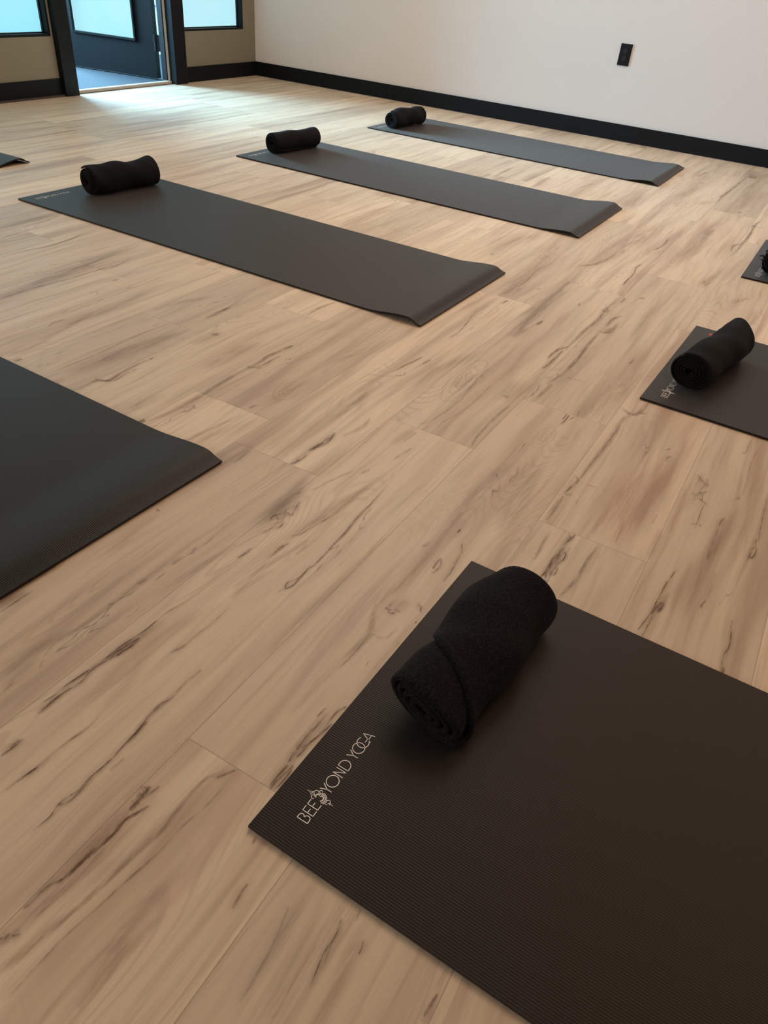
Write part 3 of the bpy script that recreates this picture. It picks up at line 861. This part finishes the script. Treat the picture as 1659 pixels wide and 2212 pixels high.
def lettering(parent):
    bm = bmesh.new(); S = .001; z = .0021 + MT + .0003
    b, t = -57.6, -42.0; c = (b + t) / 2; w_ = 1.15
    st = []
    st.append([(42.6, b), (42.6, t)])
    st.append([(42.6, t), (46, t)] + arc(46, t - 3.6, 3.9, 3.6, 90, -90, 12)[1:] + [(42.6, t - 7.2)])
    st.append([(42.6, t - 7.2), (46.6, t - 7.2)] + arc(46.6, (b + t - 7.2) / 2, 4.6, (t - 7.2 - b) / 2, 90, -90, 12)[1:] + [(42.6, b)])
    for x in (54.0, 64.0):
        st += [[(x, b), (x, t)], [(x - .5, t), (x + 7.2, t)], [(x, c + .6), (x + 6.2, c + .6)], [(x - .5, b), (x + 8., b)]]
    st += [[(94, b), (94, -50.5)], [(90.2, t), (94, -50.5)], [(99.2, t), (94, -50.5)]]
    st.append(arc(107.6, c, 8.6, 8.2, 0, 360, 36))
    st += [[(118.8, b), (118.8, t)], [(118.8, t), (127.2, b)], [(127.2, b), (127.2, t)]]
    st += [[(131, b), (131, t)], [(131, t), (135.2, t)] + arc(135.2, c, 8.2, (t - b) / 2, 90, -90, 18)[1:] + [(131, b)]]
    st += [[(154.6, b), (154.6, -50.5)], [(150.2, t), (154.6, -50.5)], [(160, t), (154.6, -50.5)]]
    st.append(arc(168.3, c, 8.6, 8.2, 0, 360, 36))
    st.append(arc(179, c, 8.6, 8.2, 55, 345, 30)); st.append([(187.4, -52), (180.6, -52)])
    st += [[(184.6, b - .6), (191.4, t)], [(191.4, t), (196.4, b - .6)], [(187, -53.4), (194.6, -53.4)]]
    for s in st:
        cl = abs(s[0][0] - s[-1][0]) < 1e-6 and abs(s[0][1] - s[-1][1]) < 1e-6
        ribbon(bm, [(x * S, y * S) for x, y in (s[:-1] if cl else s)], w_ * S, z, closed=cl)
    # ornament between the two words: spire, lotus, double curl and crescent, tail
    ex = 79.4
    orn = [([(ex, -30.2), (ex, -34.2)], .5), ([(ex, -34), (ex + 1.5, -36), (ex, -38.6), (ex - 1.5, -36), (ex, -34)], .6),
           ([(ex - 3.2, -38.5), (ex - 1.6, -37.2), (ex, -38.8), (ex + 1.6, -37.2), (ex + 3.2, -38.5)], .6),
           (arc(ex - 3.6, -42.2, 2.6, 2.6, -30, 230, 14), .9), (arc(ex + 3.2, -42.0, 3.2, 3.0, 200, -60, 16), .9),
           (arc(ex - 1.0, -43.8, 1.6, 1.5, -60, 250, 10), .7),
           (arc(ex + .2, -47.2, 3.4, 3.2, 150, -70, 16), 1.7), (arc(ex - .4, -50.6, 4.0, 4.2, 60, -150, 18), 1.7),
           (arc(ex - .6, -50.8, 6.4, 6.6, 40, -140, 22), 1.2), (arc(ex - .6, -51., 8.0, 8.2, 20, -125, 22), .9),
           (arc(ex + 7.4, -46.4, 2.0, 2.0, -60, 190, 12), .8),
           (arc(ex + 1.4, -62.2, 2.4, 2.2, 100, -170, 14), .9), (arc(ex - 1.8, -61.0, 1.6, 1.6, 0, 260, 10), .7),
           ([(ex - 1.3, -65.4), (ex, -67.2), (ex + 1.3, -65.4), (ex, -64.6), (ex - 1.3, -65.4)], .6), ([(ex, -67), (ex, -70.2)], .5)]
    for s, ww in orn: ribbon(bm, [(x * S, y * S) for x, y in s], ww * S, z)
    bm.normal_update()
    for f in bm.faces:
        if f.normal.z < 0: f.normal_flip()
    o = link('printed_lettering', bm, M_PRINT, parent, keep=True); o['label'] = 'pale printed lettering and ornament'
    return o
def yoga_mat(loc, rz, ln, hump, seed, label, text=True, wd=.61):
    o = link('yoga_mat', mat_mesh(wd, ln, hump, seed), M_MAT)
    o.location = loc; o.rotation_euler = (0, 0, rz); tag(o, label, 'yoga mat', 'black yoga mats laid out on the floor')
    if text: lettering(o)
    return o
mA = yoga_mat((1.8717, 2.6648, 0), -.0177, 1.776, .0125, 1, 'black mat nearest the camera among the three seen from head to curled foot')
mB = yoga_mat((3.0816, 2.6041, 0), -.0109, 1.789, .0135, 2, 'black yoga mat in the middle of the three seen whole')
mC = yoga_mat((4.2958, 2.5863, 0), -.0048, 1.795, .0115, 3, 'black yoga mat nearest the right wall and baseboard')
mD = yoga_mat((1.8162, .2326, 0), -.030, 1.78, .012, 4, 'black mat cut off at right edge, with small red mark beside its towel')
mE = yoga_mat((.3631, .3304, 0), -.0236, 1.78, .012, 5, 'black ribbed mat in the foreground with large pale lettering')
mF = yoga_mat((.4024, 2.678, 0), -.038, 1.78, .011, 6, 'black ribbed mat with bare curled corner entering from left, no towel in view', wd=.62)
mG = yoga_mat((3.055, .1777, 0), -.012, 1.78, .012, 7, 'black mat of which only a small corner shows at the far right edge')
mH = yoga_mat((.49, 3.095, 0), math.pi / 2, 1.78, .016, 8, 'small dark grey-green mat tip at the left edge, nearest the door wall', text=False)
# small red emblem on the mat's right head corner
bm = bmesh.new(); z = .0021 + MT + .0003
ribbon(bm, [(.5615, -.0565), (.566, -.052), (.570, -.0555), (.566, -.0605), (.570, -.065), (.575, -.061)], .0042, z); ribbon(bm, arc(.5675, -.058, .0105, .0095, 20, 330, 20), .0018, z)
bm.normal_update()
for f in bm.faces:
    if f.normal.z < 0: f.normal_flip()
o = link('printed_emblem', bm, M_RED, mD, keep=True); o['label'] = 'small red emblem'

# ------------------------------------------------------------------ rolled towels
def towel(p0, p1, ry, rz_, turns, end_fn, seed, label, lump=.003, slant=(0, 0), tele=.006, mat_top=.0068, fringe=0, squash=.35, skew=(0, 0), tip=0.):
    """spiral-rolled cloth; p0,p1 = axis ends on the floor plane; end_fn(a) = outer edge angle (deg past bottom) at axial 0..1"""
    p0 = Vector(p0); p1 = Vector(p1); L = (p1 - p0).length; ang = math.atan2(p1.y - p0.y, p1.x - p0.x)
    rr = random.Random(seed); ph = [rr.uniform(0, 6.28) for _ in range(10)]
    NA = 44; step = 15.; r_in = .16
    bm = bmesh.new(); rows = []
    nth = int(360 * turns / step) + 1
    for ia in range(NA + 1):
        a = ia / NA; row = []
        tot = 360. * turns + end_fn(a)
        for it in range(nth + 1):
            th = tot * it / nth
            k = th / (360. * (turns + .6)); r = r_in + (1 - r_in) * min(k * (turns + .6) / (turns + .3), 1.06)
            al = math.radians(th)
            x = a * L
            # ends are not flush: layers telescope and slant
            e = tele * math.sin(3.1 * r * 2 + ph[0]) * r
            if a < .5: x += (e + slant[0] * (.5 - .5 * math.cos(al)) * r) * (1 - 2 * a)
            else: x += (tele * math.sin(5 * r + ph[1]) + slant[1] * (.5 - .5 * math.cos(al)) * r) * (2 * a - 1)
            if tip and a > .5:
                dg = (th % 360) - 205; x += tip * math.exp(-(dg / 42.) ** 2) * r ** 2 * (2 * a - 1) ** 2
            lm = 1 + (lump / ry) * r * (math.sin(5 * a + ph[5]) * .55 * max(0, -math.cos(al)) + math.sin(9 * a + 2 * al + ph[2]) * .5 + math.sin(13 * a - al + ph[3]) * .5 + math.sin(21 * a + 3 * al + ph[4]) * .22)
            edge = min(a, 1 - a) / .03
            rim = 1 - .04 * max(0, 1 - edge) ** 2
            y = -math.sin(al) * r * ry * lm * rim; zc = -math.cos(al) * r * rz_ * lm * rim
            # weight flattens the underside
            lim = -rz_ * (1 - squash * .35)
            if zc < lim: zc = lim + (zc - lim) * .12
            kk = skew[0] * (1 - a) + skew[1] * a
            y -= kk * ry * (-zc / rz_)
            row.append(bm.verts.new((x, y, zc - lim)))
        rows.append(row)
    for ia in range(NA):
        for it in range(nth):
            bm.faces.new((rows[ia][it], rows[ia + 1][it], rows[ia + 1][it + 1], rows[ia][it + 1]))
    bm.normal_update()
    zmin = min(v.co.z for v in bm.verts)
    th_ = ry * (1 - r_in) / turns * .80
    for v in bm.verts: v.co.z -= zmin
    o = link('rolled_towel', bm, M_TOWEL, smooth=True, keep=True)
    o.location = (p0.x, p0.y, mat_top + th_ * .5 + .0006); o.rotation_euler = (0, 0, ang)
    s = o.modifiers.new('solid', 'SOLIDIFY'); s.thickness = th_; s.offset = 0
    s2 = o.modifiers.new('smooth', 'SUBSURF'); s2.levels = 1; s2.render_levels = 1
    tag(o, label, 'towel', 'black towels rolled at the head of the mats')
    if fringe:
        bm = bmesh.new(); R2 = random.Random(3)
        for k in range(70):
            yy = R2.uniform(-ry, ry); zz = R2.uniform(.004, rz_ * 1.7); ln = R2.uniform(.008, .030)
            if (yy / ry) ** 2 + ((zz - rz_) / rz_) ** 2 > 1: continue
            bmesh.ops.create_cone(bm, cap_ends=True, segments=5, radius1=.0032, radius2=.0005, depth=ln + .02,
                matrix=Matrix.Translation((-(ln) * .5 + .004, yy, zz)) @ Matrix.Rotation(-math.pi / 2 + R2.uniform(-.6, .6), 4, 'Y') @ Matrix.Rotation(R2.uniform(-.6, .6), 4, 'X'))
        f = link('fringe', bm, M_TOWEL, o)
    return o
def e_end(a):                      # the outer corner is folded diagonally at the near end
    if a < .04: return 40
    return min(40 + (a - .04) * 620, 255)
towel((.600, .222), (.893, .193), .057, .042, 4, e_end, 11, 'black rolled towel with diagonal fold on the foreground mat', lump=.0065, slant=(-.002, .006), tele=.004, skew=(.50, .08))
towel((1.945, .150), (2.255, .084), .053, .049, 5, lambda a: 215, 12, 'black rolled towel on the right-hand mat beside a small red mark, with pointed far end', slant=(-.004, .0), tele=.007, tip=.042, lump=.0045)
towel((2.085, 2.520), (2.400, 2.482), .050, .052, 5, lambda a: 225 - 20 * a, 13, 'black rolled towel on the nearest of the three mats seen whole', lump=.005)
towel((3.255, 2.515), (3.565, 2.468), .048, .050, 5, lambda a: 60 - 30 * a, 14, 'black rolled towel on the middle of the three mats seen whole', lump=.003, slant=(.0, .004))
towel((4.385, 2.470), (4.720, 2.445), .047, .049, 5, lambda a: 200, 15, 'black rolled towel on the mat nearest the right wall', lump=.004)
towel((3.132, .085), (3.44, .06), .054, .052, 4, lambda a: 120, 16, 'black towel with ragged end cut off by the right edge', tele=.016, fringe=1)
